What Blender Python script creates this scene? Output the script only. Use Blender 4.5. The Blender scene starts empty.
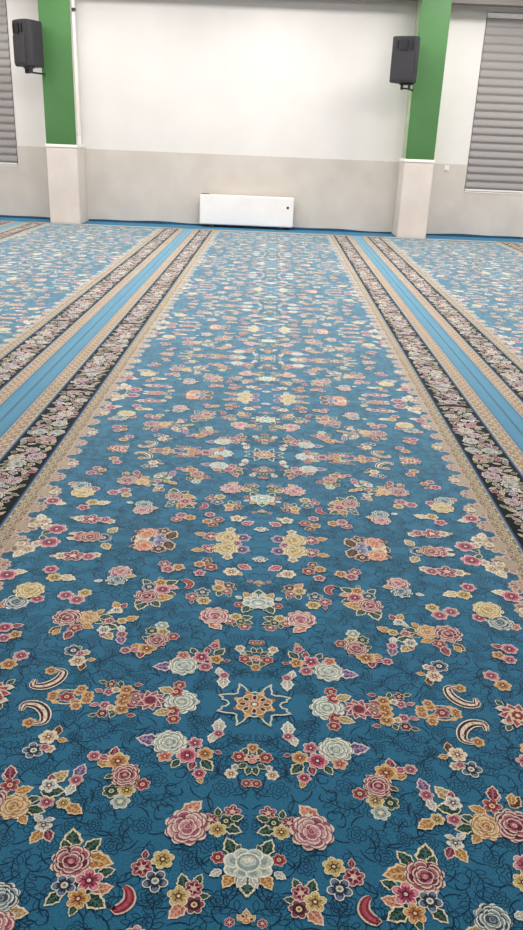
import bpy, bmesh, math, random
import numpy as np
from mathutils import Matrix, Vector

COL = bpy.context.scene.collection
PI = math.pi

def srgb(h):
    h = h.lstrip('#')
    v = [int(h[i:i + 2], 16) / 255 for i in (0, 2, 4)]
    return tuple(c / 12.92 if c <= .04045 else ((c + .055) / 1.055) ** 2.4 for c in v)

# ------------------------------------------------------------------ materials
def new_mat(name, rough=.6, base=None, metal=0.0):
    m = bpy.data.materials.new(name)
    m.use_nodes = True
    b = m.node_tree.nodes['Principled BSDF']
    b.inputs['Roughness'].default_value = rough
    b.inputs['Metallic'].default_value = metal
    if base: b.inputs['Base Color'].default_value = (*srgb(base), 1)
    return m, m.node_tree, b

def noise_mix(nt, b, c1, c2, scale, detail=4, lo=.35, hi=.65, stretch=None, bump=0.0, bscale=None):
    tc = nt.nodes.new('ShaderNodeTexCoord')
    mp = nt.nodes.new('ShaderNodeMapping')
    if stretch: mp.inputs['Scale'].default_value = stretch
    nt.links.new(tc.outputs['Object'], mp.inputs['Vector'])
    n = nt.nodes.new('ShaderNodeTexNoise')
    n.inputs['Scale'].default_value = scale; n.inputs['Detail'].default_value = detail
    nt.links.new(mp.outputs[0], n.inputs['Vector'])
    r = nt.nodes.new('ShaderNodeValToRGB')
    r.color_ramp.elements[0].position = lo; r.color_ramp.elements[1].position = hi
    r.color_ramp.elements[0].color = (*srgb(c1), 1); r.color_ramp.elements[1].color = (*srgb(c2), 1)
    nt.links.new(n.outputs[0], r.inputs[0]); nt.links.new(r.outputs[0], b.inputs['Base Color'])
    if bump:
        n2 = nt.nodes.new('ShaderNodeTexNoise'); n2.inputs['Scale'].default_value = bscale or scale
        n2.inputs['Detail'].default_value = 5
        nt.links.new(tc.outputs['Object'], n2.inputs['Vector'])
        bp = nt.nodes.new('ShaderNodeBump'); bp.inputs['Strength'].default_value = bump
        bp.inputs['Distance'].default_value = .01
        nt.links.new(n2.outputs[0], bp.inputs['Height']); nt.links.new(bp.outputs[0], b.inputs['Normal'])

def M_noise(name, c1, c2, scale, rough=.7, **k):
    m, nt, b = new_mat(name, rough); noise_mix(nt, b, c1, c2, scale, **k); return m

mat_wall = M_noise('painted_plaster', '#dcd9d5', '#e1deda', 1.2, .85, bump=.12, bscale=30)
mat_dado = M_noise('dado_stone_coat', '#c6beb5', '#cec7be', 2.2, .8, bump=.15, bscale=18)
mat_plinth = M_noise('plinth_coat', '#cfc5bc', '#d8cfc7', 2.5, .75, bump=.12, bscale=18)
mat_ledge = M_noise('ledge_paint', '#efe9e0', '#f4efe8', 5, .6)
mat_green = M_noise('green_paint', '#3e6d39', '#45763f', 1.1, .5, lo=.3, hi=.7)
mat_green_side = M_noise('pale_green_side', '#9ab18a', '#b7c2a4', 6, .6)  # paler beige-green for the right shaft's sides
mat_white = M_noise('white_enamel', '#eeeae8', '#f3f0ee', 3, .35)
mat_trim = M_noise('white_plastic', '#e4dfd6', '#ebe6dd', 8, .45)
mat_black = M_noise('black_plastic', '#201f23', '#28262c', 60, .5, bump=.2, bscale=400)
mat_grille = M_noise('speaker_grille', '#1b1a1e', '#35333a', 260, .6, bump=.3, bscale=500)
mat_cone = M_noise('dark_cone', '#08080a', '#0e0d10', 50, .4)
mat_steel = M_noise('bracket_steel', '#232225', '#302e30', 30, .45)
mat_ceiling = M_noise('ceiling_paint', '#cfcac4', '#d6d1cb', 2, .9)
mat_beam = M_noise('beam_paint', '#787470', '#807b76', 2, .9)
mat_under = M_noise('blue_underlay', '#2a6d92', '#34789c', 25, .95, bump=.3, bscale=120)
mat_glass, _, b_ = new_mat('dark_glass', .05, '#20262c')

# blind cloth: woven stripes
mat_blind, nt, b = new_mat('blind_cloth', .85)
noise_mix(nt, b, '#94908e', '#9f9b99', 40, stretch=(1, 1, 8), bump=.1, bscale=150)

# carpet: colours of the woven pattern live on the faces; wool pile gives sheen and a fine bump
def carpet_material(name, sheen):
    m, nt, b = new_mat(name, .95)
    at = nt.nodes.new('ShaderNodeAttribute'); at.attribute_name = 'weave'
    tc = nt.nodes.new('ShaderNodeTexCoord')
    n = nt.nodes.new('ShaderNodeTexNoise'); n.inputs['Scale'].default_value = 240; n.inputs['Detail'].default_value = 2
    nt.links.new(tc.outputs['Object'], n.inputs['Vector'])
    mr = nt.nodes.new('ShaderNodeMapRange')
    mr.inputs['From Min'].default_value = .25; mr.inputs['From Max'].default_value = .75
    mr.inputs['To Min'].default_value = .62; mr.inputs['To Max'].default_value = 1.34
    nt.links.new(n.outputs[0], mr.inputs['Value'])
    n3 = nt.nodes.new('ShaderNodeTexNoise'); n3.inputs['Scale'].default_value = 2.3; n3.inputs['Detail'].default_value = 3
    mp3 = nt.nodes.new('ShaderNodeMapping'); mp3.inputs['Scale'].default_value = (.5, 1.8, 1)
    nt.links.new(tc.outputs['Object'], mp3.inputs['Vector']); nt.links.new(mp3.outputs[0], n3.inputs['Vector'])
    mr3 = nt.nodes.new('ShaderNodeMapRange')
    mr3.inputs['To Min'].default_value = .90; mr3.inputs['To Max'].default_value = 1.10
    nt.links.new(n3.outputs[0], mr3.inputs['Value'])
    mu = nt.nodes.new('ShaderNodeMath'); mu.operation = 'MULTIPLY'
    nt.links.new(mr.outputs[0], mu.inputs[0]); nt.links.new(mr3.outputs[0], mu.inputs[1])
    vm = nt.nodes.new('ShaderNodeVectorMath'); vm.operation = 'SCALE'
    nt.links.new(at.outputs['Color'], vm.inputs[0]); nt.links.new(mu.outputs[0], vm.inputs['Scale'])
    nt.links.new(vm.outputs[0], b.inputs['Base Color'])
    b.inputs['Sheen Weight'].default_value = sheen
    b.inputs['Sheen Roughness'].default_value = SHEEN_ROUGH
    b.inputs['Sheen Tint'].default_value = (.68, .93, 1, 1)
    b.inputs['Specular IOR Level'].default_value = .08
    bp = nt.nodes.new('ShaderNodeBump'); bp.inputs['Strength'].default_value = .25; bp.inputs['Distance'].default_value = .002
    nt.links.new(n.outputs[0], bp.inputs['Height']); nt.links.new(bp.outputs[0], b.inputs['Normal'])
    return m
SHEEN_ROUGH = .4
mat_carpet = carpet_material('woven_carpet_pile', .85)
mat_border = carpet_material('woven_border_pile', .2)

# ------------------------------------------------------------------ pattern drawing
PAL = {  # outline, petal, petal light, centre
    'rose':   ('#e9d3c0', '#a8405c', '#d98a9a', '#5c1a30'),
    'pink':   ('#e6d0bf', '#a8586c', '#d39a9e', '#6e2438'),
    'red':    ('#dcc4ac', '#862a3c', '#b4505c', '#e0c690'),
    'burg':   ('#e2c6b6', '#6b2036', '#b0606f', '#e0b9a8'),
    'dburg':  ('#e0cdb4', '#45202c', '#8c4455', '#e9cf9a'),
    'orange': ('#e8cfa6', '#b37c45', '#d8ac72', '#74302a'),
    'salmon': ('#e8cdb2', '#c27a66', '#dfa78e', '#8e3a34'),
    'coral':  ('#ecc9ae', '#c8603e', '#e09a78', '#7e2a26'),
    'yellow': ('#e9dab4', '#bf9f5c', '#d8c08c', '#5a3228'),
    'cream':  ('#efe4c8', '#d0b79a', '#e7d9bd', '#7e4a3e'),
    'tan':    ('#e7cfa8', '#b9854f', '#ddb382', '#7a3826'),
    'white':  ('#efe8d6', '#bcbcb4', '#e2ddcf', '#5a2232'),
    'grey':   ('#e9e6d4', '#93a4a0', '#c3cabf', '#d8cfa6'),
    'dgrey':  ('#d9dbd2', '#3c4c58', '#8c9a9e', '#26303a'),
    'green':  ('#e3d8b4', '#1d3a34', '#46685a', '#d8c890'),
    'navy':   ('#dcd8cc', '#26324c', '#6d7c92', '#e4d8b8'),
    'purple': ('#ddc9cc', '#6a4a74', '#a68aa8', '#3a2030'),
    'lilac':  ('#cfc6d0', '#85809e', '#aeb0c4', '#5a4a6a'),
    'bcream': ('#ddd0bc', '#8d7a6c', '#c6b8a6', '#5a3c34'),
    'bmauve': ('#d6c6c2', '#7d5864', '#b89ca2', '#3a242c'),
    'bgrey':  ('#dad6ca', '#6c7476', '#b0b2ac', '#3a3838'),
    'brose':  ('#c9a8a0', '#8c5058', '#b0808a', '#40202a'),
    'bleaf':  ('#cdc6aa', '#424a3a', '#918e76', '#3a3028'),
    'beige':  ('#e8d9b8', '#a98b60', '#d2b98e', '#6a4a34'),
    'brown':  ('#d8bf98', '#3f2a24', '#7a4c34', '#c89a60'),
}
PAL = {k: [srgb(c) for c in v] for k, v in PAL.items()}
DZ = 5e-6

class Weave:
    """collects flat coloured polygons as one drawing"""
    def __init__(s):
        s.P = []; s.F = []; s.C = []; s.n = 0; s.z = 0.0
    def poly(s, pts, col):
        s.z += DZ
        for x, y in pts: s.P.append((x, y, s.z))
        k = len(pts); s.F.append((s.n, k)); s.n += k
        s.C.append(col)
    def fan(s, cx, cy, pts, col):
        # star-shaped outlines are fanned so that concave shapes fill correctly
        s.z += DZ
        n0 = s.n
        s.P.append((cx, cy, s.z))
        for x, y in pts: s.P.append((x, y, s.z))
        s.n += len(pts) + 1
        for i in range(len(pts)):
            s.F.append(('t', n0, n0 + 1 + i, n0 + 1 + (i + 1) % len(pts)))
            s.C.append(col)
    def strip(s, line, w, col, taper=False, closed=False):
        s.z += DZ
        n = len(line); n0 = s.n
        for i, (x, y) in enumerate(line):
            if closed: a = line[i - 1]; c = line[(i + 1) % n]
            else: a = line[max(i - 1, 0)]; c = line[min(i + 1, n - 1)]
            dx, dy = c[0] - a[0], c[1] - a[1]; L = math.hypot(dx, dy) or 1
            ww = w * (math.sin(PI * (i + .5) / n) * .8 + .3 if taper else 1) / 2
            s.P.append((x - dy / L * ww, y + dx / L * ww, s.z)); s.P.append((x + dy / L * ww, y - dx / L * ww, s.z))
        s.n += 2 * n
        for i in range(n if closed else n - 1):
            j = (i + 1) % n
            s.F.append(('q', n0 + 2 * i, n0 + 2 * i + 1, n0 + 2 * j + 1, n0 + 2 * j)); s.C.append(col)
    def arrays(s):
        P = np.array(s.P, dtype=np.float64).reshape(-1, 3)
        idx = []; cnt = []
        for f in s.F:
            if f[0] in ('t', 'q'): idx += list(f[1:]); cnt.append(len(f) - 1)
            else: idx += list(range(f[0], f[0] + f[1])); cnt.append(f[1])
        return P, np.array(idx, dtype=np.int64), np.array(cnt, dtype=np.int64), np.array(s.C, dtype=np.float64)

def ell(cx, cy, a, b, ang, n=9):
    ca, sa = math.cos(ang), math.sin(ang)
    return [(cx + a * math.cos(t) * ca - b * math.sin(t) * sa, cy + a * math.cos(t) * sa + b * math.sin(t) * ca)
            for t in [2 * PI * i / n for i in range(n)]]

def scallop(cx, cy, r, k, depth, ph, m=4, sy=1.0):
    out = []
    for i in range(k * m):
        t = 2 * PI * i / (k * m)
        rr = r * (1 - depth + depth * abs(math.sin(k * t / 2)))
        out.append((cx + rr * math.cos(t + ph), cy + rr * sy * math.sin(t + ph)))
    return out

def flower(w, x, y, d, pal, rnd, k=None):
    o, c, l, e = PAL[pal]; d *= 1.13
    k = k or rnd.choice((5, 6, 6)); ph = rnd.random() * 6; r = d / 2
    pet = [(ph + 2 * PI * i / k) for i in range(k)]
    for t in pet:
        w.poly(ell(x + math.cos(t) * r * .56, y + math.sin(t) * r * .56, r * .455, r * .40, t, 8), o)
    for t in pet:
        w.poly(ell(x + math.cos(t) * r * .53, y + math.sin(t) * r * .53, r * .38, r * .31, t, 8), c)
        w.poly(ell(x + math.cos(t) * r * .68, y + math.sin(t) * r * .68, r * .19, r * .24, t, 6), l)
        w.strip([(x + math.cos(t) * r * .25, y + math.sin(t) * r * .25), (x + math.cos(t) * r * .6, y + math.sin(t) * r * .6)], r * .09, e if pal not in ('red', 'dburg', 'navy', 'green', 'grey') else tuple(v * .4 for v in c))
    w.poly(ell(x, y, r * .3, r * .3, 0, 8), e)
    w.poly(ell(x, y, r * .15, r * .15, 0, 6), l if pal in ('red', 'dburg', 'navy', 'green') else o)

def star(w, x, y, d, pal, rnd):
    o, c, l, e = PAL[pal]; r = d / 2; k = 10
    for i in range(k):
        t = 2 * PI * i / k
        leaf(w, x, y, x + r * 1.05 * math.cos(t), y + r * 1.0 * math.sin(t), pal, .5, False)
    w.fan(x, y, scallop(x, y, r * .62, 8, .2, .2), o)
    w.fan(x, y, scallop(x, y, r * .54, 8, .2, .2), e if pal == 'red' else l)
    w.fan(x, y, scallop(x, y, r * .42, 8, .25, .6), c)
    w.poly(ell(x, y, r * .16, r * .16, 0, 8), PAL['red'][1] if pal != 'red' else PAL['red'][3])

def rose(w, x, y, d, pal, rnd):
    o, c, l, e = PAL[pal]; r = d / 2 * 1.1; ph = rnd.random() * 6
    w.fan(x, y, scallop(x, y, r * 1.05, 9, .18, ph), o)
    w.fan(x, y, scallop(x, y, r * .95, 8, .17, ph), c)
    dark = tuple(v * .55 for v in c)
    for rad0, k, sz0 in ((.66, 8, .30), (.47, 6, .27), (.28, 5, .22)):
        ph += .5
        for i in range(k):
            t = ph + 2 * PI * i / k + rnd.uniform(-.22, .22); sz = sz0 * rnd.uniform(.85, 1.25); rad = rad0 + rnd.uniform(-.06, .05)
            px, py = x + math.cos(t) * r * rad, y + math.sin(t) * r * rad
            w.poly(ell(px + math.cos(t) * r * .02, py + math.sin(t) * r * .02, r * sz * .95, r * sz * 1.22, t, 9), dark)
            w.poly(ell(px, py, r * sz * .85, r * sz * 1.12, t, 9), o)
            w.poly(ell(px - math.cos(t) * r * .05, py - math.sin(t) * r * .05, r * sz * .68, r * sz * .98, t, 9), l if (i + k) % 3 else c)
            w.poly(ell(px - math.cos(t) * r * .12, py - math.sin(t) * r * .12, r * sz * .46, r * sz * .8, t, 7), c if (i + k) % 2 else dark)
    w.poly(ell(x, y, r * .2, r * .18, 0, 8), l)
    w.strip([(x + r * .13 * q / 9 * math.cos(q * .9 + ph), y + r * .13 * q / 9 * math.sin(q * .9 + ph)) for q in range(10)], r * .06, e)

def leaf(w, x0, y0, x1, y1, pal, fat=.5, serr=True):
    o, c, l, e = PAL[pal]
    dx, dy = x1 - x0, y1 - y0; L = math.hypot(dx, dy)
    if L < 1e-6: return
    x1 += dx * .1; y1 += dy * .1; x0 -= dx * .12; y0 -= dy * .12
    dx, dy = x1 - x0, y1 - y0; L = math.hypot(dx, dy)
    ux, uy = dx / L, dy / L
    def shape(g, L0, L1, n=7):
        a = []; b = []
        for i in range(n + 1):
            t = i / n
            h = L * fat * g * math.sin(PI * (t ** .8)) * .5 * 1.15
            if serr and 0 < i < n and i % 2: h *= 1.3
            s = L0 + (L1 - L0) * t
            a.append((x0 + ux * s * L - uy * h, y0 + uy * s * L + ux * h))
            if 0 < i < n: b.append((x0 + ux * s * L + uy * h, y0 + uy * s * L - ux * h))
        return a + b[::-1]
    mx, my = x0 + dx * .45, y0 + dy * .45
    w.fan(mx, my, shape(1.1, -.03, 1.06), o)
    w.fan(mx, my, shape(.82, .02, .94), c)
    w.fan(mx, my, shape(.45, .1, .8), tuple(v * .6 for v in c))
    for q in (.3, .5, .68):
        for sd in (-1, 1):
            ax, ay = x0 + dx * q, y0 + dy * q
            w.strip([(ax, ay), (ax + dx * .13 - sd * dy * fat * .3, ay + dy * .13 + sd * dx * fat * .3)], L * .05, l)
    w.strip([(x0 + dx * .1, y0 + dy * .1), (x0 + dx * .8, y0 + dy * .8)], L * .09, l)

def crescent(w, pts, pal):
    o, c, l, e = PAL[pal]
    # smooth the hook through its points
    P = [Vector((pts[i], pts[i + 1])) for i in range(0, len(pts), 2)]
    line = []
    for i in range(len(P) - 1):
        a = P[max(i - 1, 0)]; b = P[i]; c2 = P[i + 1]; d = P[min(i + 2, len(P) - 1)]
        for t in (0, .25, .5, .75):
            q = .5 * ((2 * b) + (-a + c2) * t + (2 * a - 5 * b + 4 * c2 - d) * t * t + (-a + 3 * b - 3 * c2 + d) * t ** 3)
            line.append((q.x, q.y))
    line.append((P[-1].x, P[-1].y))
    big = pal == 'cream'
    w.strip(line, .032 if big else .028, o, True)
    w.strip(line, .025 if big else .020, PAL['dburg'][1] if big else c, True)
    w.strip(line, .010 if big else .008, l, True)
    if big:
        for i in range(2, len(line) - 3, 3):
            x, y = line[i]
            w.poly(ell(x + .004, y, .006, .0045, i, 6), PAL['pink'][2])

def ringflower(w, x, y, d, pal, rnd):
    o, c, l, e = PAL[pal]
    w.strip(ell(x, y, d * .5, d * .34, 0, 22), d * .05, PAL['tan'][0], closed=True)
    for sx in (-1, 1):
        for sy in (-1, 1):
            w.poly(ell(x + sx * d * .3, y + sy * d * .27, d * .12, d * .09, 0, 8), PAL['tan'][2])
    flower(w, x, y, d * .48, 'red', rnd, 6)

def palmette(w, y, d, pal, small=False, flip=1):
    o, c, l, e = PAL[pal]; r = d / 2
    for sx, yy, a, b in ((-.62, .32, .42, .36), (.62, .32, .42, .36), (-.66, -.12, .42, .4), (.66, -.12, .42, .4), (-.26, -.42, .4, .34), (.26, -.42, .4, .34), (-.25, .48, .36, .28), (.25, .48, .36, .28)):
        w.poly(ell(sx * r, y - flip * yy * r, a * r, b * r, 0, 12), o)
        w.poly(ell(sx * r * .97, y - flip * yy * r, a * r * .8, b * r * .78, 0, 12), l)
        w.poly(ell(sx * r * .9, y - flip * yy * r, a * r * .5, b * r * .5, 0, 9), c)
    w.poly(ell(0, y + flip * r * .05, r * .56, r * .5, 0, 14), o)
    w.poly(ell(0, y + flip * r * .05, r * .48, r * .42, 0, 14), c)
    w.poly(ell(0, y + flip * r * .1, r * .36, r * .28, 0, 12), l)
    w.poly(ell(0, y + flip * r * .16, r * .22, r * .13, 0, 10), o)

def crown(w, y, d, pal, flip=1):
    o, c, l, e = PAL[pal]; r = d / 2
    for k in range(5):
        t = PI * (.1 + .2 * k)
        w.poly(ell(math.cos(t) * r * .62, y + flip * math.sin(t) * r * .62, r * .42, r * .26, flip * t, 9), o)
        w.poly(ell(math.cos(t) * r * .6, y + flip * math.sin(t) * r * .6, r * .3, r * .17, flip * t, 8), (PAL['burg'][1], l, PAL['burg'][2])[k % 3])
    w.poly(ell(0, y, r * .5, r * .42, 0, 12), o)
    w.poly(ell(0, y, r * .4, r * .33, 0, 12), c)
    w.poly(ell(0, y, r * .2, r * .17, 0, 8), l)

def medallion(w, y):
    # bracketed outline star with a tan rosette in it
    q = [(0.0, .054), (.012, .049), (.022, .057), (.029, .072), (.050, .092), (.046, .075), (.050, .060), (.049, .046), (.062, .041), (.078, .041), (.106, .034), (.092, .025), (.094, .016), (.080, .012), (.073, 0.0)]
    ring = q + [(x, -v) for x, v in q[::-1][1:]]
    ring = ring + [(-x, v) for x, v in ring[::-1][1:-1]]
    out = []
    for i in range(len(ring)):
        a = ring[i]; b = ring[(i + 1) % len(ring)]
        out.append((a[0], y + a[1])); out.append(((a[0] + b[0]) / 2, y + (a[1] + b[1]) / 2))
    w.fan(0, y, out, srgb('#22577a'))
    w.strip(out, .0055, srgb('#cfd2bd'), closed=True)
    for i in range(8):
        t = 2 * PI * i / 8 + PI / 8
        w.poly(ell(math.cos(t) * .055, y + math.sin(t) * .052, .010, .008, t, 7), PAL['orange'][1 + i % 2])
    w.fan(0, y, scallop(0, y, .056, 8, .14, 0, sy=.85), PAL['tan'][0])
    w.fan(0, y, scallop(0, y, .051, 8, .14, 0, sy=.85), PAL['tan'][1])
    for i in range(8):
        t = 2 * PI * i / 8
        w.poly(ell(math.cos(t) * .034, y + math.sin(t) * .029, .012, .009, t, 8), PAL['salmon'][0])
        w.poly(ell(math.cos(t) * .034, y + math.sin(t) * .029, .009, .006, t, 8), PAL[('dburg', 'green')[i % 2]][1])
    w.fan(0, y, scallop(0, y, .021, 8, .2, .2), PAL['salmon'][2])
    w.poly(ell(0, y, .012, .011, 0, 9), PAL['green'][1])
    w.poly(ell(0, y, .008, .007, 0, 9), PAL['white'][0])

# woven sprays of one pattern quarter: kind, position(s) and width in metres, palette
SPRAY = [
    ('R',.209,.005,.091,'grey'), ('F',.224,.074,.037,'red'), ('F',.231,.042,.043,'red'), ('L',.242,.042,.279,.055,'beige'), ('S',.300,.006,.079,'burg'), 
    ('L',.257,.162,.308,.156,'purple'), ('R',.223,.167,.085,'grey'), ('F',.229,.218,.041,'salmon'), ('L',.192,.231,.206,.256,'green'), 
    ('L',.128,.228,.104,.259,'green'), ('L',.153,.234,.158,.262,'burg'), ('L',.133,.288,.126,.307,'orange'), ('F',.155,.165,.042,'pink'), 
    ('F',.125,.203,.043,'orange'), ('F',.171,.212,.054,'rose'), ('F',.134,.274,.034,'rose'), ('L',.096,.114,.095,.071,'white'), 
    ('L',.107,.129,.114,.160,'white'), ('F',.095,.126,.030,'pink'), ('L',.098,.194,.082,.201,'burg'), ('L',.026,.203,.015,.177,'green'), 
    ('L',.016,.236,.036,.249,'green'), ('L',.007,.247,.012,.271,'green'), ('F',.035,.210,.037,'red'), ('F',.053,.268,.032,'cream'), 
    ('F',.001,.174,.033,'orange'), ('F',.043,.245,.021,'white'), ('Q',.540,.011,.091,'cream'), ('F',.509,.024,.033,'tan'), ('F',.505,.038,.032,'tan'), 
    ('F',.481,.010,.035,'tan'), ('F',.580,.007,.031,'tan'), ('F',.615,.114,.036,'orange'), ('F',.576,.101,.027,'pink'), ('L',.519,.174,.496,.178,'orange'), 
    ('L',.529,.155,.529,.124,'brown'), ('F',.533,.210,.028,'cream'), ('F',.548,.166,.049,'cream'), ('F',.573,.218,.054,'navy'), 
    ('F',.547,.205,.026,'pink'), ('C',.650,.071,.648,.042,.613,.042,.583,.071,.577,.109,.606,.121,'cream'), ('L',.395,.251,.362,.257,'orange'), 
    ('L',.362,.229,.361,.195,'burg'), ('L',.396,.231,.368,.237,'rose'), ('F',.412,.229,.034,'pink'), ('F',.347,.244,.057,'orange'), 
    ('R',.321,.291,.070,'burg'), ('L',.353,.293,.369,.304,'green'), ('L',.308,.261,.294,.255,'burg'), ('F',.272,.317,.037,'red'), 
    ('F',.345,.343,.042,'green'), ('F',.317,.375,.044,'grey'), ('F',.308,.338,.042,'yellow'), ('L',.530,.409,.493,.415,'green'), 
    ('L',.541,.385,.514,.374,'green'), ('L',.573,.359,.541,.345,'orange'), ('L',.609,.322,.615,.288,'burg'), ('F',.597,.339,.046,'red'), 
    ('L',.543,.431,.525,.453,'orange'), ('R',.568,.404,.073,'tan'), ('F',.493,.387,.036,'pink'), ('L',.495,.320,.468,.287,'beige'), 
    ('L',.497,.325,.504,.299,'burg'), ('L',.510,.356,.461,.351,'green'), ('F',.501,.335,.043,'white'), ('L',.440,.301,.431,.263,'purple'), 
    ('L',.442,.332,.450,.362,'white'), ('F',.439,.314,.035,'pink'), ('L',.438,.397,.404,.416,'orange'), ('F',.452,.389,.034,'yellow'), 
    ('L',.490,.443,.509,.430,'white'), ('L',.479,.442,.461,.438,'white'), ('L',.482,.472,.497,.504,'orange'), ('L',.469,.471,.456,.498,'burg'), 
    ('F',.482,.455,.038,'white'), ('L',.401,.521,.410,.467,'green'), ('L',.410,.522,.425,.495,'green'), ('L',.368,.520,.343,.489,'green'), 
    ('L',.363,.542,.307,.551,'orange'), ('L',.326,.580,.296,.568,'green'), ('L',.330,.623,.293,.611,'salmon'), ('L',.398,.631,.421,.659,'green'), 
    ('L',.339,.637,.300,.659,'green'), ('L',.359,.660,.365,.682,'green'), ('R',.394,.551,.082,'burg'), ('F',.394,.612,.050,'navy'), 
    ('F',.344,.598,.057,'rose'), ('F',.357,.643,.047,'orange'), ('L',.495,.683,.456,.681,'beige'), ('R',.519,.651,.072,'dgrey'), 
    ('F',.492,.705,.036,'rose'), ('C',.266,.609,.254,.620,.249,.641,.259,.658,.275,.666,.273,.662,'red'), ('L',.157,.406,.123,.369,'salmon'), 
    ('R',.147,.443,.096,'pink'), ('L',.076,.406,.079,.384,'green'), ('L',.043,.415,.018,.406,'green'), ('L',.056,.438,.022,.449,'green'), 
    ('F',.043,.391,.040,'burg'), ('F',.057,.420,.038,'green'), ('F',.094,.418,.038,'burg'), ('F',.075,.446,.040,'yellow'), ('L',.136,.605,.145,.573,'green'), 
    ('L',.112,.595,.102,.572,'green'), ('L',.101,.625,.081,.622,'green'), ('L',.133,.647,.158,.676,'salmon'), ('F',.116,.606,.040,'burg'), 
    ('F',.111,.645,.042,'dburg'), ('F',.146,.626,.047,'yellow'), ('L',.232,.534,.234,.514,'burg'), ('F',.235,.560,.046,'burg'), 
    ('F',.201,.592,.053,'navy'), ('F',.192,.536,.048,'yellow'), ('F',.001,.299,.025,'green'), ('F',.013,.300,.025,'red'), ('L',.061,.560,.082,.572,'white'), 
    ('L',.035,.511,.051,.474,'green'), ('L',.027,.503,.020,.488,'green'), ('L',.034,.568,.051,.599,'orange'), ('L',-.000,.569,.002,.616,'green'), 
    ('L',.008,.576,.021,.598,'white'), ('F',.069,.523,.032,'red'), ('L',.001,.674,-.000,.651,'beige'), ('L',.008,.678,.018,.664,'beige'), 
    ('F',.034,.681,.021,'burg'), ('F',.204,.918,.065,'burg'), ('L',.230,.906,.269,.898,'orange'), ('F',.074,.920,.061,'purple'), 
    ('F',.098,.969,.044,'pink'), ('R',.138,.924,.094,'yellow'), ('F',.127,.855,.040,'cream'), ('F',.497,.965,.047,'dburg'), ('F',.474,.948,.059,'cream'), 
    ('F',.397,.949,.073,'lilac'), ('R',.462,.916,.078,'coral'), ('F',.400,.895,.058,'dburg'), ('L',.374,.955,.351,.895,'brown'), 
    ('L',.496,.913,.516,.901,'brown'), ('F',.361,.780,.047,'burg'), ('F',.306,.759,.048,'orange'), ('F',.344,.741,.048,'pink'), 
    ('F',.203,.819,.042,'dburg'), ('F',.229,.788,.043,'orange'), ('F',.223,.722,.044,'pink'), ('F',.185,.769,.049,'red'), ('L',.086,.744,.066,.724,'beige'), 
    ('F',.106,.746,.056,'cream'), ('L',.077,.797,.036,.771,'rose'), ('L',.918,.835,.934,.788,'cream'), ('F',.903,.850,.060,'cream'), 
    ('F',.878,.899,.048,'cream'), ('F',.835,.913,.081,'rose'), ('L',.863,.931,.879,.964,'green'), ('L',.781,.807,.804,.803,'beige'), 
    ('F',.762,.809,.049,'cream'), ('F',.633,.826,.041,'cream'), ('F',.658,.812,.054,'pink'), ('F',.716,.813,.079,'burg'), ('L',.720,.659,.672,.641,'cream'), 
    ('F',.745,.649,.055,'yellow'), ('F',.773,.704,.054,'rose'), ('L',.571,.641,.596,.634,'white'), ('R',.515,.708,.078,'pink'), 
    ('L',.905,.671,.858,.679,'cream'), ('F',.919,.652,.071,'rose'), ('R',.809,.554,.098,'yellow'), ('L',.744,.944,.774,.954,'cream'), 
    ('F',.727,.954,.049,'pink'), ('R',.685,.950,.083,'red'), ('F',.633,.969,.063,'navy'), ('L',.618,.922,.596,.879,'beige'), 
    ('F',.767,.505,.047,'rose'), ('F',.877,.457,.041,'salmon'), ('R',.833,.479,.084,'dgrey'), ('F',.675,.534,.053,'pink'), ('F',.613,.555,.047,'yellow'), 
    ('F',.630,.508,.054,'pink'), ('L',.647,.338,.672,.308,'brown'), ('L',.605,.316,.614,.277,'burg'), ('L',.648,.327,.657,.298,'orange'), 
    ('R',.635,.397,.091,'burg'), ('F',.726,.181,.047,'pink'), ('F',.750,.136,.049,'orange'), ('L',.800,.333,.769,.343,'burg'), 
    ('F',.822,.325,.051,'rose'), ('F',.777,.289,.041,'orange'), ('F',.807,.267,.042,'pink'), ('L',.734,.027,.703,.029,'white'), 
    ('L',.723,.043,.710,.064,'green'), ('S',.757,.025,.094,'red'), ('L',.445,.027,.465,.035,'rose'), ('L',.361,.022,.336,.035,'burg'), 
    ('F',.344,.014,.026,'burg'), ('F',.375,.041,.042,'orange'), ('F',.376,.010,.043,'orange'), ('F',.425,.029,.032,'pink'), ('F',.406,.039,.025,'cream'), 
    ('F',.425,.064,.034,'dburg'), ('L',.442,.070,.461,.076,'green'), ('L',.354,.066,.333,.067,'burg'), ('L',.393,.059,.400,.079,'green'), 
    ]
CENTRE = [
    ('K',.000,.223,.048,'salmon'), ('P',.000,.538,.106,'grey'), ('K',.000,.678,.036,'tan'), ('K',.000,.853,.064,'grey'), ]
PW = (116, 132, 106, 40, 6)   # watts per lamp row, wall to entrance
EXPO = 0.0
# ------------------------------------------------------------------ carpet layout (metres from the carpet's centre line)
HALF = 1.474          # half width of one carpet
FIELD = .985          # half width of the blue field
CELL = .97            # one mirrored quarter of the pattern
ROW0 = 1.822          # a medallion row
Y_START, Y_END = ROW0 - 3 * CELL, 14.40
BLUE = srgb('#296c8d')
VINE = srgb('#0f2d45')

def on_axis(it):
    return it[0] in 'SQR' and (it[2] < .03 or it[2] > .945)

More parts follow.
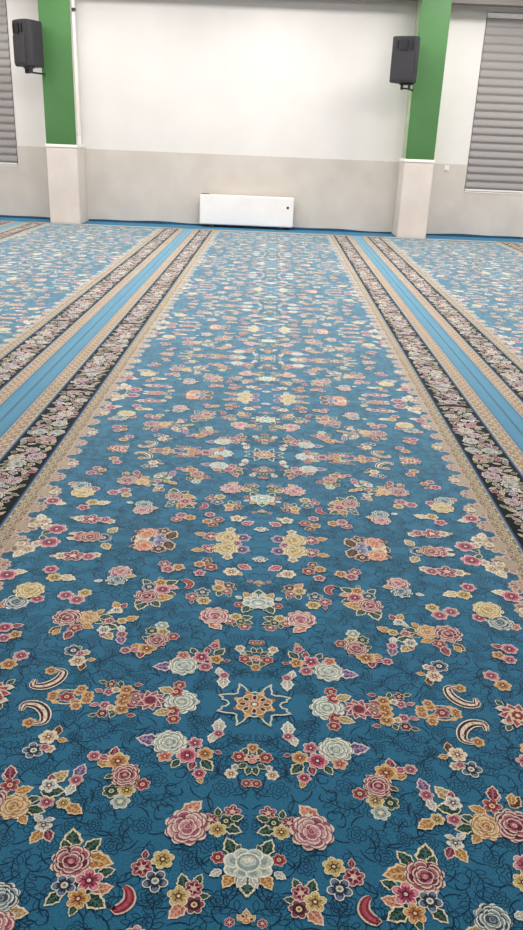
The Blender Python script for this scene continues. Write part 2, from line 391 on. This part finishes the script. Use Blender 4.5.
def quarter(mirrored, seed=3):
    rnd = random.Random(seed)
    w = Weave()
    vines(w, rnd); del w.strip
    top = 0
    for i, it in enumerate(SPRAY):
        w.z = .00042 + (i % 24) * 1.1e-4
        t, pal, g = it[0], it[-1], it[1:-1]
        if on_axis(it):
            if mirrored: continue
            g = (g[0], 0.0 if g[1] < .5 else CELL, g[2])
        if t == 'L': leaf(w, *g, pal)
        elif t == 'R': rose(w, *g, pal, rnd)
        elif t == 'F': flower(w, *g, pal, rnd)
        elif t == 'S': star(w, *g, pal, rnd)
        elif t == 'Q': ringflower(w, *g, pal, rnd)
        elif t == 'C': crescent(w, g, pal)
    # lotus blossoms growing in from the edge of the field
    w.z = .0004
    for i, v in enumerate((.06, .225, .39, .56, .72, .89)):
        d = (.085, .12)[i % 2]
        r = d / 2
        for k in range(7):
            t = PI / 2 + PI * k / 6
            w.poly(ell(FIELD + math.cos(t) * r * .8 - .006, v + math.sin(t) * r * .8, r * .5, r * .32, t, 8), srgb('#c4ae9c'))
            w.poly(ell(FIELD + math.cos(t) * r * .75 - .006, v + math.sin(t) * r * .75, r * .36, r * .2, t, 7), (srgb('#a87a76'), srgb('#a8966f'), srgb('#7d6458'))[k % 3])
        w.poly(ell(FIELD - .004, v, r * .5, r * .75, 0, 10), srgb('#ab957f'))
        flower(w, FIELD - r * .75, v, r * .62, ('pink', 'cream')[i % 2], rnd)
    return w

def vines(w, rnd):
    seeds = []
    tries = 0
    while len(seeds) < 240 and tries < 12000:
        tries += 1
        x, y = rnd.uniform(.01, FIELD - .01), rnd.uniform(.01, CELL - .01)
        if all((x - a) ** 2 + (y - b) ** 2 > .047 ** 2 for a, b in seeds): seeds.append((x, y))
    TH = .0024
    strip0 = w.strip
    def clip_strip(line, wd, col, taper=False, closed=False):
        if closed: line = line + line[:1]
        run = []
        for x, y in line + [(-9, -9)]:
            if .002 < x < FIELD and .002 < y < CELL - .002: run.append((x, y))
            else:
                if len(run) > 2: strip0(run, wd, col, taper)
                run = []
    clampd = list
    w.strip = clip_strip
    for i, (x, y) in enumerate(seeds):
        w.z = .00005 + (i % 30) * 8e-6
        kind = (1, 2, 1, 0, 2, 1, 2)[i % 7]; a = rnd.random() * 6.28; s = rnd.uniform(.8, 1.2)
        if kind == 0:      # scroll with tendrils
            line = [(x + s * (.005 + .0028 * q) * math.cos(a + q * .5), y + s * (.005 + .0028 * q) * math.sin(a + q * .5)) for q in range(13)]
            w.strip(clampd(line), TH, VINE)
            for q in (5, 8, 11):
                px, py = line[q]; t = a + q * .5 + 1
                l2 = [(px + math.cos(t + .35 * j) * .006 * j, py + math.sin(t + .35 * j) * .006 * j) for j in range(5)]
                w.strip(clampd(l2), TH * 1.6, VINE, True)
        elif kind in (1, 3):    # spray of outlined leaves
            stem = [(x + math.cos(a + .12 * q) * .011 * (q - 4), y + math.sin(a + .12 * q) * .011 * (q - 4)) for q in range(9)]
            w.strip(clampd(stem), TH, VINE)
            for q in range(1, 9, 1):
                px, py = stem[q]; side = 1 if q % 2 else -1
                t = a + .12 * q + side * .95; L = .025 * s
                lf = []
                for j in range(7):
                    u = j / 6; h = math.sin(PI * u) * L * .24
                    lf.append((px + math.cos(t) * u * L - math.sin(t) * h, py + math.sin(t) * u * L + math.cos(t) * h))
                for j in range(5, 0, -1):
                    u = j / 6; h = -math.sin(PI * u) * L * .24
                    lf.append((px + math.cos(t) * u * L - math.sin(t) * h, py + math.sin(t) * u * L + math.cos(t) * h))
                w.strip(clampd(lf), TH * .85, VINE, closed=True)
        else:              # outlined blossom
            r = .026 * s
            w.strip(clampd(scallop(x, y, r, 6, .28, a, 3)), TH, VINE, closed=True)
            w.strip(clampd(scallop(x, y, r * .62, 5, .28, a + 1, 3)), TH, VINE, closed=True)
            w.strip(clampd(ell(x, y, r * .25, r * .25, a, 6)), TH, VINE, closed=True)
            for q in range(3):
                t = a + q * 2.1
                l2 = [(x + math.cos(t + .2 * j) * (r + .009 * j), y + math.sin(t + .2 * j) * (r + .009 * j)) for j in range(5)]
                w.strip(clampd(l2), TH * 1.6, VINE, True)

def centre_strip(y0, sy):
    """one half period of the motifs that sit on the centre line"""
    w = Weave(); w.z = .0030
    for t, u, v, d, pal in CENTRE:
        y = y0 + sy * v
        if t == 'P': palmette(w, y, d, pal, flip=-sy)
        else: crown(w, y, d, pal, flip=-sy)
    return w

class Sheet:
    """a woven sheet: numpy pieces gathered into one mesh"""
    def __init__(s): s.P = []; s.I = []; s.N = []; s.C = []; s.n = 0
    def add(s, arr, sx=1, sy=1, ox=0, oy=0, oz=0, ymax=None):
        P, I, N, C = arr
        Q = P.copy(); Q[:, 0] = Q[:, 0] * sx + ox; Q[:, 1] = Q[:, 1] * sy + oy; Q[:, 2] += oz
        if ymax is not None: Q[:, 1] = np.minimum(Q[:, 1], ymax)
        if sx * sy < 0:
            # reverse each face so that it keeps facing up
            ends = np.cumsum(N); starts = ends - N
            fid = np.repeat(np.arange(len(N)), N)
            pos = np.arange(len(I)) - starts[fid]
            I = I[ends[fid] - 1 - pos]
        s.P.append(Q); s.I.append(I + s.n); s.N.append(N); s.C.append(C); s.n += len(Q)
    def slab(s, x0, x1, y0, y1, col, z0=-.008, z1=0.0):
        P = np.array([(x0, y0, z0), (x1, y0, z0), (x1, y1, z0), (x0, y1, z0), (x0, y0, z1), (x1, y0, z1), (x1, y1, z1), (x0, y1, z1)], float)
        I = np.array([0, 3, 2, 1, 4, 5, 6, 7, 0, 1, 5, 4, 1, 2, 6, 5, 2, 3, 7, 6, 3, 0, 4, 7])
        s.P.append(P); s.I.append(I + s.n); s.N.append(np.full(6, 4)); s.C.append(np.array([col] * 6)); s.n += 8
    def rect(s, x0, x1, y0, y1, z, col):
        P = np.array([(x0, y0, z), (x1, y0, z), (x1, y1, z), (x0, y1, z)], float)
        s.P.append(P); s.I.append(np.arange(4) + s.n); s.N.append(np.array([4])); s.C.append(np.array([col])); s.n += 4
    def mesh(s, name, mat):
        P = np.concatenate(s.P); I = np.concatenate(s.I).astype(np.int32); N = np.concatenate(s.N).astype(np.int32); C = np.concatenate(s.C)
        # turn any face that looks down (their drawn order varies)
        starts = np.cumsum(N) - N
        a = P[I[starts]]; b = P[I[starts + 1]]; c = P[I[starts + 2]]
        nz = (b[:, 0] - a[:, 0]) * (c[:, 1] - a[:, 1]) - (b[:, 1] - a[:, 1]) * (c[:, 0] - a[:, 0])
        me = bpy.data.meshes.new(name)
        me.vertices.add(len(P)); me.vertices.foreach_set('co', P.astype(np.float32).ravel())
        me.loops.add(len(I)); me.loops.foreach_set('vertex_index', I)
        me.polygons.add(len(N)); me.polygons.foreach_set('loop_start', starts.astype(np.int32)); me.polygons.foreach_set('loop_total', N)
        me.update(calc_edges=True)
        me.polygons.foreach_set('use_smooth', np.zeros(len(N), dtype=bool))
        at = me.attributes.new('weave', 'FLOAT_COLOR', 'FACE')
        at.data.foreach_set('color', np.concatenate([C, np.ones((len(C), 1))], axis=1).astype(np.float32).ravel())
        me.materials.append(mat)
        return me

def finish(o, parent=None, **props):
    COL.objects.link(o)
    if parent: o.parent = parent
    for k, v in props.items(): o[k] = v
    return o

def thing(name, label, cat, loc=(0, 0, 0), rot=0, group=None):
    o = bpy.data.objects.new(name, None); o.empty_display_size = .2
    o.location = loc; o.rotation_euler = (0, 0, rot)
    finish(o, None, label=label, category=cat)
    if group: o['group'] = group
    return o

# ---- the blue field
def field_mesh():
    s = Sheet()
    s.slab(-FIELD, FIELD, Y_START, Y_END, BLUE)
    q = {1: quarter(False).arrays(), -1: quarter(True).arrays()}
    row = -1
    k = 0
    y = ROW0 - 2 * CELL
    while y < Y_END + CELL:
        for sy in (-1, 1):
            if sy > 0 and y > Y_END - .02: continue
            if sy < 0 and y - CELL > Y_END - .02: continue
            ci = 0 if sy < 0 else 1
            for j, sx in enumerate((-1, 1)):
                s.add(q[sy], sx, sy, 0, y, (ci * 2 + j) * 2.5e-6, Y_END)
            s.add(centre_strip(y, sy).arrays(), ymax=Y_END)
        m = Weave(); m.z = .0026; medallion(m, y)
        if y < Y_END - .1: s.add(m.arrays())
        y += 2 * CELL
    # cut what would pass the near edge
    # woven guard across the far end of the field
    s.rect(-FIELD, FIELD, Y_END - .16, Y_END - .10, .0046, srgb('#6e5a52'))
    s.rect(-FIELD, FIELD, Y_END - .10, Y_END, .0048, srgb('#b09a86'))
    return s.mesh('field', mat_carpet)

# ---- floral border: tan guard, violet line, black band of flowers, violet line, tan guard (x from 0)
TAN = srgb('#a3937d')
def guard(s, x0, x1, seed):
    rnd = random.Random(seed); w = Weave()
    P = .074; mid = (x0 + x1) / 2; h = (x1 - x0) / 2
    n = 0
    cols = [srgb(c) for c in ('#8d4a48', '#6a6b3c', '#b5807a', '#7e5138', '#bf9f70', '#5c6a4a')]
    for i in range(2):
        for j in range(3):
            yy = P / 3 * (j + .5) + i * 0
            if i == 0:
                w.z = .0001; w.poly(ell(mid + (-1) ** j * h * .75, yy + .004, .010, .006, j, 6), cols[(j + 1) % 6]); w.poly(ell(mid - (-1) ** j * h * .8, yy - .003, .008, .005, 2 - j, 6), srgb('#d9c6b0'))
                w.z = .0002 + j * 1e-4
                xx = mid + (-1) ** j * h * .32
                c = cols[(j * 2 + seed) % 6]
                w.poly(ell(xx, yy, .012, .011, 0, 8), srgb('#dccbb8'))
                w.poly(ell(xx, yy, .009, .008, 0, 7), c)
                w.poly(ell(xx, yy, .0035, .0035, 0, 5), srgb('#e2cfa8'))
                w.poly(ell(mid - (-1) ** j * h * .5, yy + .006, .009, .0045, 1 + j, 6), cols[(j + 3) % 6])
                w.poly(ell(mid - (-1) ** j * h * .15, yy - .008, .006, .003, 2 + j, 6), srgb('#4d3b2c'))
    arr = w.arrays(); y = Y_START
    while y < Y_END - .13:
        s.add(arr, 1, 1, 0, y); y += P

def border_mesh():
    s = Sheet()
    # x measured outward from the field's edge
    a, b, c, d, e, f = 0, .074, .087, .302, .315, .402
    s.slab(a, b, Y_START, Y_END, TAN)
    s.slab(b, c, Y_START, Y_END, srgb('#3f5078'))
    s.slab(c, d, Y_START, Y_END, srgb('#0d0808'))
    s.slab(d, e, Y_START, Y_END, srgb('#3f5078'))
    s.slab(e, f, Y_START, Y_END, TAN)
    for x in (b, e - .004): s.rect(x, x + .004, Y_START, Y_END, .0003, srgb('#7fa3a8'))
    guard(s, a, b, 1); guard(s, e, f, 2)
    for x in (a, f - .008): s.rect(x, x + .008, Y_START, Y_END, .0009, srgb('#b8a590'))
    # black band: big blossoms with leaves winding from side to side
    for var in range(2):
        rnd = random.Random(20 + var); w = Weave(); L = .97
        placed = []
        def put(x, y, kind, size, pal, i):
            w.z = .0002 + (i % 20) * 1.1e-4
            if kind == 'R': rose(w, x, y, size, pal, rnd)
            elif kind == 'F': flower(w, x, y, size, pal, rnd)
            else:
                t = rnd.random() * 6.28
                leaf(w, x - math.cos(t) * size / 2, y - math.sin(t) * size / 2, x + math.cos(t) * size / 2, y + math.sin(t) * size / 2, pal, .4, False)
        i = 0
        x0, x1 = c + .012, d - .012
        for spec, count, dist in ((('R', .078), 9, .1), (('F', .036), 26, .047), (('L', .044), 62, .03)):
            tries = 0; n = 0
            while n < count and tries < 3000:
                tries += 1
                sz = spec[1] * rnd.uniform(.85, 1.15); r = sz / 2
                x, y = rnd.uniform(x0 + r * .8, x1 - r * .8), rnd.uniform(r, L - r)
                if all(math.hypot(x - px, y - py) > (r + pr) * (.98 if spec[0] != 'L' else .8) for px, py, pr in placed):
                    placed.append((x, y, r)); n += 1; i += 1
                    pal = rnd.choice({'R': ['bmauve', 'bgrey', 'bcream', 'brose', 'bgrey'], 'F': ['white', 'bcream', 'bmauve', 'lilac', 'bleaf', 'brose'], 'L': ['bcream', 'bleaf', 'bcream', 'bgrey', 'bleaf', 'bmauve']}[spec[0]])
                    put(x, y, spec[0], sz, pal, i)
        arr = w.arrays(); y = Y_START + var * L
        while y < Y_END:
            s.add(arr, 1, 1, 0, y, 0, Y_END); y += 2 * L
    s.rect(a, f, Y_END - .10, Y_END, .0048, srgb('#a8937f'))
    return s.mesh('floral_border', mat_border)

def selvedge_mesh():
    s = Sheet()
    w0 = HALF - FIELD - .402
    s.slab(0, w0, Y_START, Y_END, srgb('#397d9e'))
    s.rect(w0 - .008, w0, Y_START, Y_END, .0003, srgb('#235f7c'))
    w = Weave(); w.z = .0003
    for j in range(6):
        y = j * .03
        w.poly([(0, y), (.022 + .01 * (j % 2), y + .006), (.014, y + .016), (0, y + .024)], srgb('#1d5580'))
        w.poly(ell(.038, y + .012, .007, .004, .7, 6), srgb('#2a6a94'))
    arr = w.arrays(); y = Y_START
    while y < Y_END - .18:
        s.add(arr, 1, 1, 0, y); y += .18
    return s.mesh('blue_selvedge', mat_carpet)

mesh_field = field_mesh(); mesh_border = border_mesh(); mesh_selv = selvedge_mesh()

def flipped(me, name):
    m2 = me.copy(); m2.name = name
    m2.transform(Matrix.Scale(-1, 4, (1, 0, 0))); m2.flip_normals()
    return m2
mesh_border_l = flipped(mesh_border, 'floral_border'); mesh_selv_l = flipped(mesh_selv, 'blue_selvedge')

def carpet_parts(root):
    finish(bpy.data.objects.new('field', mesh_field), root)
    for sx, mb, ms in ((1, mesh_border, mesh_selv), (-1, mesh_border_l, mesh_selv_l)):
        o = finish(bpy.data.objects.new('floral_border', mb), root, label='black floral border between tan guard stripes'); o.location.x = sx * FIELD
        o = finish(bpy.data.objects.new('selvedge', ms), root, label='plain blue edge stripe'); o.location.x = sx * (FIELD + .402)

CARPETS = [
    (0, 'wide blue floral carpet in the middle of the floor, with medallions down its centre line'),
    (-1, 'blue floral carpet next left of the middle one, ending at the left column'),
    (1, 'blue floral carpet next right of the middle one, ending at the right column'),
    (-2, 'blue floral carpet at the far left, only its corner showing below the left window blind'),
    (2, 'blue floral carpet at the far right, only its corner showing below the right window blind'),
]
first = None
for k, lab in CARPETS:
    x = .006 + k * 2.9505
    if first is None:
        first = thing('floral_carpet', lab, 'carpet', (x, 0, 0), group='floral carpets laid side by side')
        carpet_parts(first)
    else:
        r = first.copy(); COL.objects.link(r); r.location = (x, 0, 0); r['label'] = lab
        for ch in list(first.children):
            c = ch.copy(); COL.objects.link(c); c.parent = r

# ------------------------------------------------------------------ room
def bm_box(bm, x0, x1, y0, y1, z0, z1):
    v = [bm.verts.new(p) for p in ((x0, y0, z0), (x1, y0, z0), (x1, y1, z0), (x0, y1, z0), (x0, y0, z1), (x1, y0, z1), (x1, y1, z1), (x0, y1, z1))]
    fs = [bm.faces.new([v[i] for i in f]) for f in ((0, 3, 2, 1), (4, 5, 6, 7), (0, 1, 5, 4), (1, 2, 6, 5), (2, 3, 7, 6), (3, 0, 4, 7))]
    return v, fs

def mesh_obj(name, bm, mats, parent=None, bevel=0, smooth=False, **props):
    if bevel:
        bmesh.ops.bevel(bm, geom=[e for e in bm.edges], offset=bevel, segments=2, affect='EDGES')
    bmesh.ops.recalc_face_normals(bm, faces=bm.faces)
    me = bpy.data.meshes.new(name); bm.to_mesh(me); bm.free()
    for m in (mats if isinstance(mats, (list, tuple)) else [mats]): me.materials.append(m)
    if smooth:
        for p in me.polygons: p.use_smooth = True
    return finish(bpy.data.objects.new(name, me), parent, **props)

def boxes(name, lst, mats, parent=None, bevel=0, **props):
    bm = bmesh.new()
    for b in lst: bm_box(bm, *b)
    return mesh_obj(name, bm, mats, parent, bevel, **props)

YW = 15.05; XL, XR = -7.45, 7.45; YB = -3.2; ZC = 4.3; DADO = 1.235
ST = dict(kind='structure')
WL = (-7.05, -4.625); WR = (3.42, 5.9)      # blind openings (x)
WZ = {0: (.905, 3.62), 1: (.79, 3.62)}
boxes('floor', [(XL, XR, YB, YW + .2, -.2, -.009)], mat_under, **ST)
boxes('ceiling', [(XL, XR, YB, YW + .2, ZC, ZC + .2)], mat_ceiling, **ST)
def wall_front():
    bm = bmesh.new()
    def part(x0, x1, z0, z1):
        # upper paint and dado meet at DADO
        for a, b, mi, y in ((z0, min(z1, DADO), 1, YW - .004), (max(z0, DADO), z1, 0, YW)):
            if b - a > .001:
                v, fs = bm_box(bm, x0, x1, y, YW + .2, a, b)
                for f in fs: f.material_index = mi
    part(XL, WL[0], -.009, ZC); part(WL[0], WL[1], -.009, WZ[0][0]); part(WL[0], WL[1], WZ[0][1], ZC)
    part(WL[1], WR[0], -.009, ZC); part(WR[0], WR[1], -.009, WZ[1][0]); part(WR[0], WR[1], WZ[1][1], ZC); part(WR[1], XR, -.009, ZC)
    return mesh_obj('wall_front', bm, [mat_wall, mat_dado], **ST)
wall_front()
boxes('wall_left', [(XL - .2, XL, YB, YW + .2, -.2, ZC)], mat_wall, **ST)
boxes('wall_right', [(XR, XR + .2, YB, YW + .2, -.2, ZC)], mat_wall, **ST)
boxes('wall_back', [(XL - .2, XR + .2, YB - .2, YB, -.2, ZC)], mat_wall, **ST)
for k, (xa, xb, zb) in enumerate(((XL, -3.95, 3.70), (-3.35, 2.20, 3.70), (2.72, XR, 3.66))):
    boxes('trim_%d' % (k + 1), [(xa, xb, 14.58, 14.80, zb, ZC)], mat_beam, **ST)   # downstand beam; unseen left and middle lengths added to shade the wall top

for i, (wx, wz) in enumerate(((WL, WZ[0]), (WR, WZ[1]))):
    t = .05
    f = boxes('window_%d' % (i + 1), [(wx[0], wx[0] + t, YW + .1, YW + .16, wz[0], wz[1]), (wx[1] - t, wx[1], YW + .1, YW + .16, wz[0], wz[1]),
          (wx[0] + t, wx[1] - t, YW + .1, YW + .16, wz[0], wz[0] + t), (wx[0] + t, wx[1] - t, YW + .1, YW + .16, wz[1] - t, wz[1])], mat_trim, **ST)
    boxes('pane', [(wx[0] + t, wx[1] - t, YW + .125, YW + .135, wz[0] + t, wz[1] - t)], mat_glass, f)
    boxes('sill', [(wx[0], wx[1], YW - .012, YW + .1, wz[0] - .02, wz[0] + .001)], mat_trim, f)

def blind(i, wx, wz, lab):
    root = thing('window_blind', lab, 'blind', ((wx[0] + wx[1]) / 2, YW + .02, wz[0] + .01), group='grey pleated window blinds')
    hw = (wx[1] - wx[0]) / 2 - .012
    zt = wz[1] - wz[0] - .02
    # overlapping soft folds: each fold swells forward and tucks under the next
    bm = bmesh.new(); P = .128; rows = []
    z = .035; prof = []
    while z < zt - .09:
        for a, yy in ((0, .0), (.12, -.026), (.3, -.034), (.6, -.022), (.85, -.008)):
            if z + a * P < zt - .07: prof.append((z + a * P, yy))
        z += P
    prof.append((zt - .07, 0))
    for zz, yy in prof: rows.append([bm.verts.new((x, yy, zz)) for x in (-hw, hw)])
    back = [[bm.verts.new((x, .006, zz)) for x in (-hw, hw)] for zz, yy in (prof[0], prof[-1])]
    for a, b in zip(rows, rows[1:]): bm.faces.new((a[0], a[1], b[1], b[0]))
    bm.faces.new((back[0][0], back[1][0], back[1][1], back[0][1]))
    bm.faces.new((rows[0][0], back[0][0], back[0][1], rows[0][1])); bm.faces.new((rows[-1][0], rows[-1][1], back[1][1], back[1][0]))
    mesh_obj('pleated_cloth', bm, mat_blind, root, smooth=True)
    boxes('head_rail', [(-hw - .005, hw + .005, -.045, .03, zt - .075, zt)], mat_white, root, .006, label='white head rail')
    boxes('bottom_rail', [(-hw, hw, -.03, .012, 0, .03)], mat_white, root, .005, label='white bottom rail')
blind(0, WL, WZ[0], 'grey pleated blind at the left edge, left of the left green column')
blind(1, WR, WZ[1], 'grey pleated blind with a white head rail, right of the right green column')

# ------------------------------------------------------------------ columns
def column(x0, x1, lab, side):
    root = thing('column', lab, 'column', ((x0 + x1) / 2, (14.45 + YW) / 2, 0), group='green columns on pale plinths')
    h = (x1 - x0) / 2; y0 = 14.45 - (14.45 + YW) / 2; y1 = YW - (14.45 + YW) / 2 - .005
    boxes('plinth', [(-h, h, y0, y1, -.009, 1.25)], mat_plinth, root, .012, label='pale plastered plinth')
    boxes('plinth_ledge', [(-h - .004, h + .004, y0 - .006, y1, 1.25, 1.298)], mat_ledge, root, .006, label='white ledge on the plinth')
    boxes('shaft', [(-h + .035, h - .035, y0 + .03, y1, 1.298, ZC)], mat_wall if side < 0 else mat_green_side, root, label='pale sides of the shaft')
    boxes('face_board', [(-h + .012, h - .012, y0, y0 + .03, 1.298, ZC)], mat_green, root, .004, label='plain green front')
    return root
column(-3.945, -3.41, 'green column on a pale plinth, the left one of the two', -1)
column(2.205, 2.715, 'green column on a pale plinth, the right one of the two', 1)

# white conduit on the right flank of the left column
def tube(bm, pts, r, n=10):
    prev = None
    for i, p in enumerate(pts):
        p = Vector(p); d = (Vector(pts[min(i + 1, len(pts) - 1)]) - Vector(pts[max(i - 1, 0)])).normalized()
        a = d.orthogonal().normalized() if prev is None else (prevax - prevax.dot(d) * d).normalized()
        b = d.cross(a); prevax = a
        ring = [bm.verts.new(p + a * r * math.cos(2 * PI * k / n) + b * r * math.sin(2 * PI * k / n)) for k in range(n)]
        if prev:
            for k in range(n): bm.faces.new((prev[k], prev[(k + 1) % n], ring[(k + 1) % n], ring[k]))
        else: bm.faces.new(ring[::-1])
        prev = ring
    bm.faces.new(prev)

r = thing('cable_trunking', 'slim white cable trunking running up beside the left green column', 'trunking', (-3.388, 14.56, 1.299))
boxes('channel', [(-.02, .02, -.02, .02, .0, ZC - 1.302)], mat_trim, r, .004)
boxes('end_clip', [(-.028, .03, -.03, -.0201, .0, .14)], mat_white, r, .004)
boxes('black_socket', [(-.02, .045, -.05, -.0201, 2.02, 2.06)], mat_black, r, .004, label='small black socket')

# ------------------------------------------------------------------ wall heater
hr = thing('panel_heater', 'long low white panel heater at the foot of the wall between the green columns', 'heater', (-.485, 14.90, 0))
boxes('casing', [(-.845, .845, -.08, .08, .05, .56)], mat_white, hr, .014)
boxes('control_panel', [(.72, .76, -.088, -.0805, .37, .41)], mat_steel, hr, .002, label='small dark control knob panel')
boxes('top_vent', [(-.82, -.68, -.05, .0, .5655, .575)], mat_steel, hr, .002, label='small dark vent')
for x in (-.62, .62): boxes('foot', [(x - .04, x + .04, -.07,   .07, 0.0, .0495)], mat_steel, hr, .003)
boxes('heater_shadow', [(-.8, .8, .0, .075, 0.008, .0490)], mat_black, hr, label='dark strip in place of the shadow under the heater')  # black strip painted in for the shade beneath the casing

# small white socket plate on the dado right of the right column
sr = thing('wall_socket', 'small white plate on the pale lower wall beside the right green column', 'socket', (3.055, YW - .0045, 1.17))
boxes('plate', [(-.045, .045, -.014, 0, -.045, .045)], mat_trim, sr, .004)
bm = bmesh.new(); bmesh.ops.create_circle(bm, cap_ends=True, segments=20, radius=.02, matrix=Matrix.Translation((0, -.0148, 0)) @ Matrix.Rotation(PI / 2, 4, 'X'))
mesh_obj('cover_disc', bm, mat_white, sr)

# ------------------------------------------------------------------ loudspeakers
def prism(bm, outline, z0, z1, top=1.0):
    lo = [bm.verts.new((x, y, z0)) for x, y in outline]; hi = [bm.verts.new((x, y, z1)) for x, y in outline]
    n = len(outline)
    bm.faces.new(lo[::-1]); bm.faces.new(hi)
    for i in range(n): bm.faces.new((lo[i], lo[(i + 1) % n], hi[(i + 1) % n], hi[i]))

def disc(name, x, y, z, r, mat, parent, depth=.01, label=None):
    bm = bmesh.new()
    bmesh.ops.create_cone(bm, cap_ends=True, segments=28, radius1=r, radius2=r * .85, depth=depth, matrix=Matrix.Translation((x, y - depth / 2, z)) @ Matrix.Rotation(PI / 2, 4, 'X'))
    return mesh_obj(name, bm, mat, parent, smooth=False)

def speaker(loc, rot, lab, attach, tilt):
    root = thing('loudspeaker', lab, 'loudspeaker', loc, rot, 'black loudspeakers mounted on the columns')
    root.rotation_euler = (tilt, 0, rot)
    W, D, H = .215, .36, .66
    # tapered cabinet: wide curved front, narrower back
    out = [(-W, -.02), (-W + .03, -.055), (-W * .4, -.075), (W * .4, -.075), (W - .03, -.055), (W, -.02), (W * .98, .06), (W * .6, D - .06), (-W * .6, D - .06), (-W * .98, .06)]
    bm = bmesh.new(); prism(bm, out, 0, H)
    mesh_obj('cabinet', bm, mat_black, root, .012)
    bm = bmesh.new(); g = [(-W + .035, -.0545), (-W * .4, -.076), (W * .4, -.076), (W - .035, -.0545)]
    prism(bm, g + [(W - .035, -.062), (W * .4, -.086), (-W * .4, -.086), (-W + .035, -.062)], .04, H * .66)
    gr = mesh_obj('grille', bm, mat_grille, root)
    disc('badge', 0, -.0865, .09, .02, mat_steel, gr, .004)
    boxes('horn', [(-.065, .065, -.092, -.0755, H * .70, H - .05)], mat_cone, root, .006)
    for x in (-.115, .115): boxes('port', [(x - .022, x + .022, -.083, -.071, H * .72, H - .05)], mat_cone, root, .004)
    # bracket below: yoke, arm to the column
    bm = bmesh.new()
    bm_box(bm, -.05, .16, .02, .10, -.03, -.001)
    bm_box(bm, -.03, .0, .03, .09, -.10, -.03)
    bm_box(bm, .09, .12, .03, .09, -.10, -.03)
    tube(bm, [(-.03, .06, -.075), (.10, .06, -.085), attach], .014)
    mesh_obj('wall_bracket', bm, mat_steel, root, label='dark steel bracket')
    return root
speaker((-4.13, 14.12, 2.45), math.radians(-44), 'black loudspeaker fixed to the left green column', (-.03, .395, -.085), 0)
speaker((1.985, 14.10, 2.44), math.radians(-24), 'black loudspeaker fixed to the right green column', (.08, .405, -.085), 0)

# blue runner along the wall foot, slightly turned up at the wall
def runner(x0, x1, lab):
    bm = bmesh.new(); n = 60
    prof = [(14.405, -.0085), (14.405, -.001), (15.03, -.001), (15.03, -.0085)]
    rows = []
    for i in range(n + 1):
        x = x0 + (x1 - x0) * i / n
        rows.append([bm.verts.new((x, y, z)) for y, z in prof])
    for a, b in zip(rows, rows[1:]):
        for k in range(len(prof)): bm.faces.new((a[k], a[(k + 1) % len(prof)], b[(k + 1) % len(prof)], b[k]))
    bm.faces.new(rows[0]); bm.faces.new(rows[-1])
    mesh_obj('carpet_runner', bm, mat_runner, label=lab, category='carpet', group='plain blue strips along the wall')
mat_edging = M_noise('dark_blue_edging', '#17425e', '#1f506e', 20, .9)
mat_runner = M_noise('plain_blue_pile', '#2a6a8c', '#327596', 30, .95, bump=.3, bscale=150)
runner(XL + .01, -3.96, 'plain blue carpet strip along the wall foot, left of the left column')
runner(-3.395, 2.19, 'plain blue carpet strip along the wall foot between the two columns')
runner(2.73, XR - .01, 'plain blue carpet strip along the wall foot, right of the right column')

# the runner's blue carpet edge, turned up against the wall, uneven along its top
for nm, xa, xb in (('carpet_upturn_left', XL + .01, -3.96), ('carpet_upturn_front', -3.395, 2.19), ('carpet_upturn_right', 2.73, XR - .01)):
    bm = bmesh.new(); rows = []; n = 70
    for i in range(n + 1):
        x = xa + (xb - xa) * i / n
        h = .034 + .010 * math.sin(x * 2.1) + .006 * math.sin(x * 5.7 + 1)
        rows.append([bm.verts.new(p) for p in ((x, 15.031, -.008), (x, 15.035, h), (x, 15.044, h), (x, 15.044, -.008))])
    for p, q in zip(rows, rows[1:]):
        for k in range(4): bm.faces.new((p[k], p[(k + 1) % 4], q[(k + 1) % 4], q[k]))
    bm.faces.new(rows[0]); bm.faces.new(rows[-1])
    mesh_obj(nm, bm, mat_edging, **ST)

# ------------------------------------------------------------------ lights of the hall
def area(x, y, z, sx, sy, p, col=(1, .975, .95)):
    l = bpy.data.lights.new('ceiling_lamp', 'AREA'); l.shape = 'RECTANGLE'; l.size = sx; l.size_y = sy
    l.energy = p; l.color = col
    o = bpy.data.objects.new('ceiling_lamp', l); o.location = (x, y, z); COL.objects.link(o)
for x in (-6, -3, 0, 3, 6):
    for y, p in ((13.2, PW[0]), (10.2, PW[1]), (6.6, PW[2]), (3.0, PW[3]), (-.6, PW[4])):
        area(x, y, 4.2, 1.2, .6, p * .62)

wd = bpy.data.worlds.new('World'); bpy.context.scene.world = wd; wd.use_nodes = True
wd.node_tree.nodes['Background'].inputs[0].default_value = (.5, .52, .55, 1)
wd.node_tree.nodes['Background'].inputs[1].default_value = .05

# ------------------------------------------------------------------ camera
f, th, yaw, roll = 785.3, .392128, -.00154, .042157
fw = Vector((math.sin(yaw) * math.cos(th), math.cos(yaw) * math.cos(th), -math.sin(th)))
r0 = Vector((math.cos(yaw), -math.sin(yaw), 0)); u0 = r0.cross(fw)
r_ = math.cos(roll) * r0 + math.sin(roll) * u0; u_ = -math.sin(roll) * r0 + math.cos(roll) * u0
cam = bpy.data.cameras.new('camera'); co = bpy.data.objects.new('camera', cam); COL.objects.link(co)
m = Matrix((r_, u_, -fw)).transposed().to_4x4(); m.translation = (0, 0, 1.5); co.matrix_world = m
cam.sensor_fit = 'VERTICAL'; cam.sensor_height = 36; cam.lens = 36 * f / 930; cam.clip_start = .05
bpy.context.scene.camera = co
vs = bpy.context.scene.view_settings
vs.view_transform = 'Standard'; vs.look = 'None'; vs.gamma = 1; vs.exposure = EXPO; vs.use_curve_mapping = False
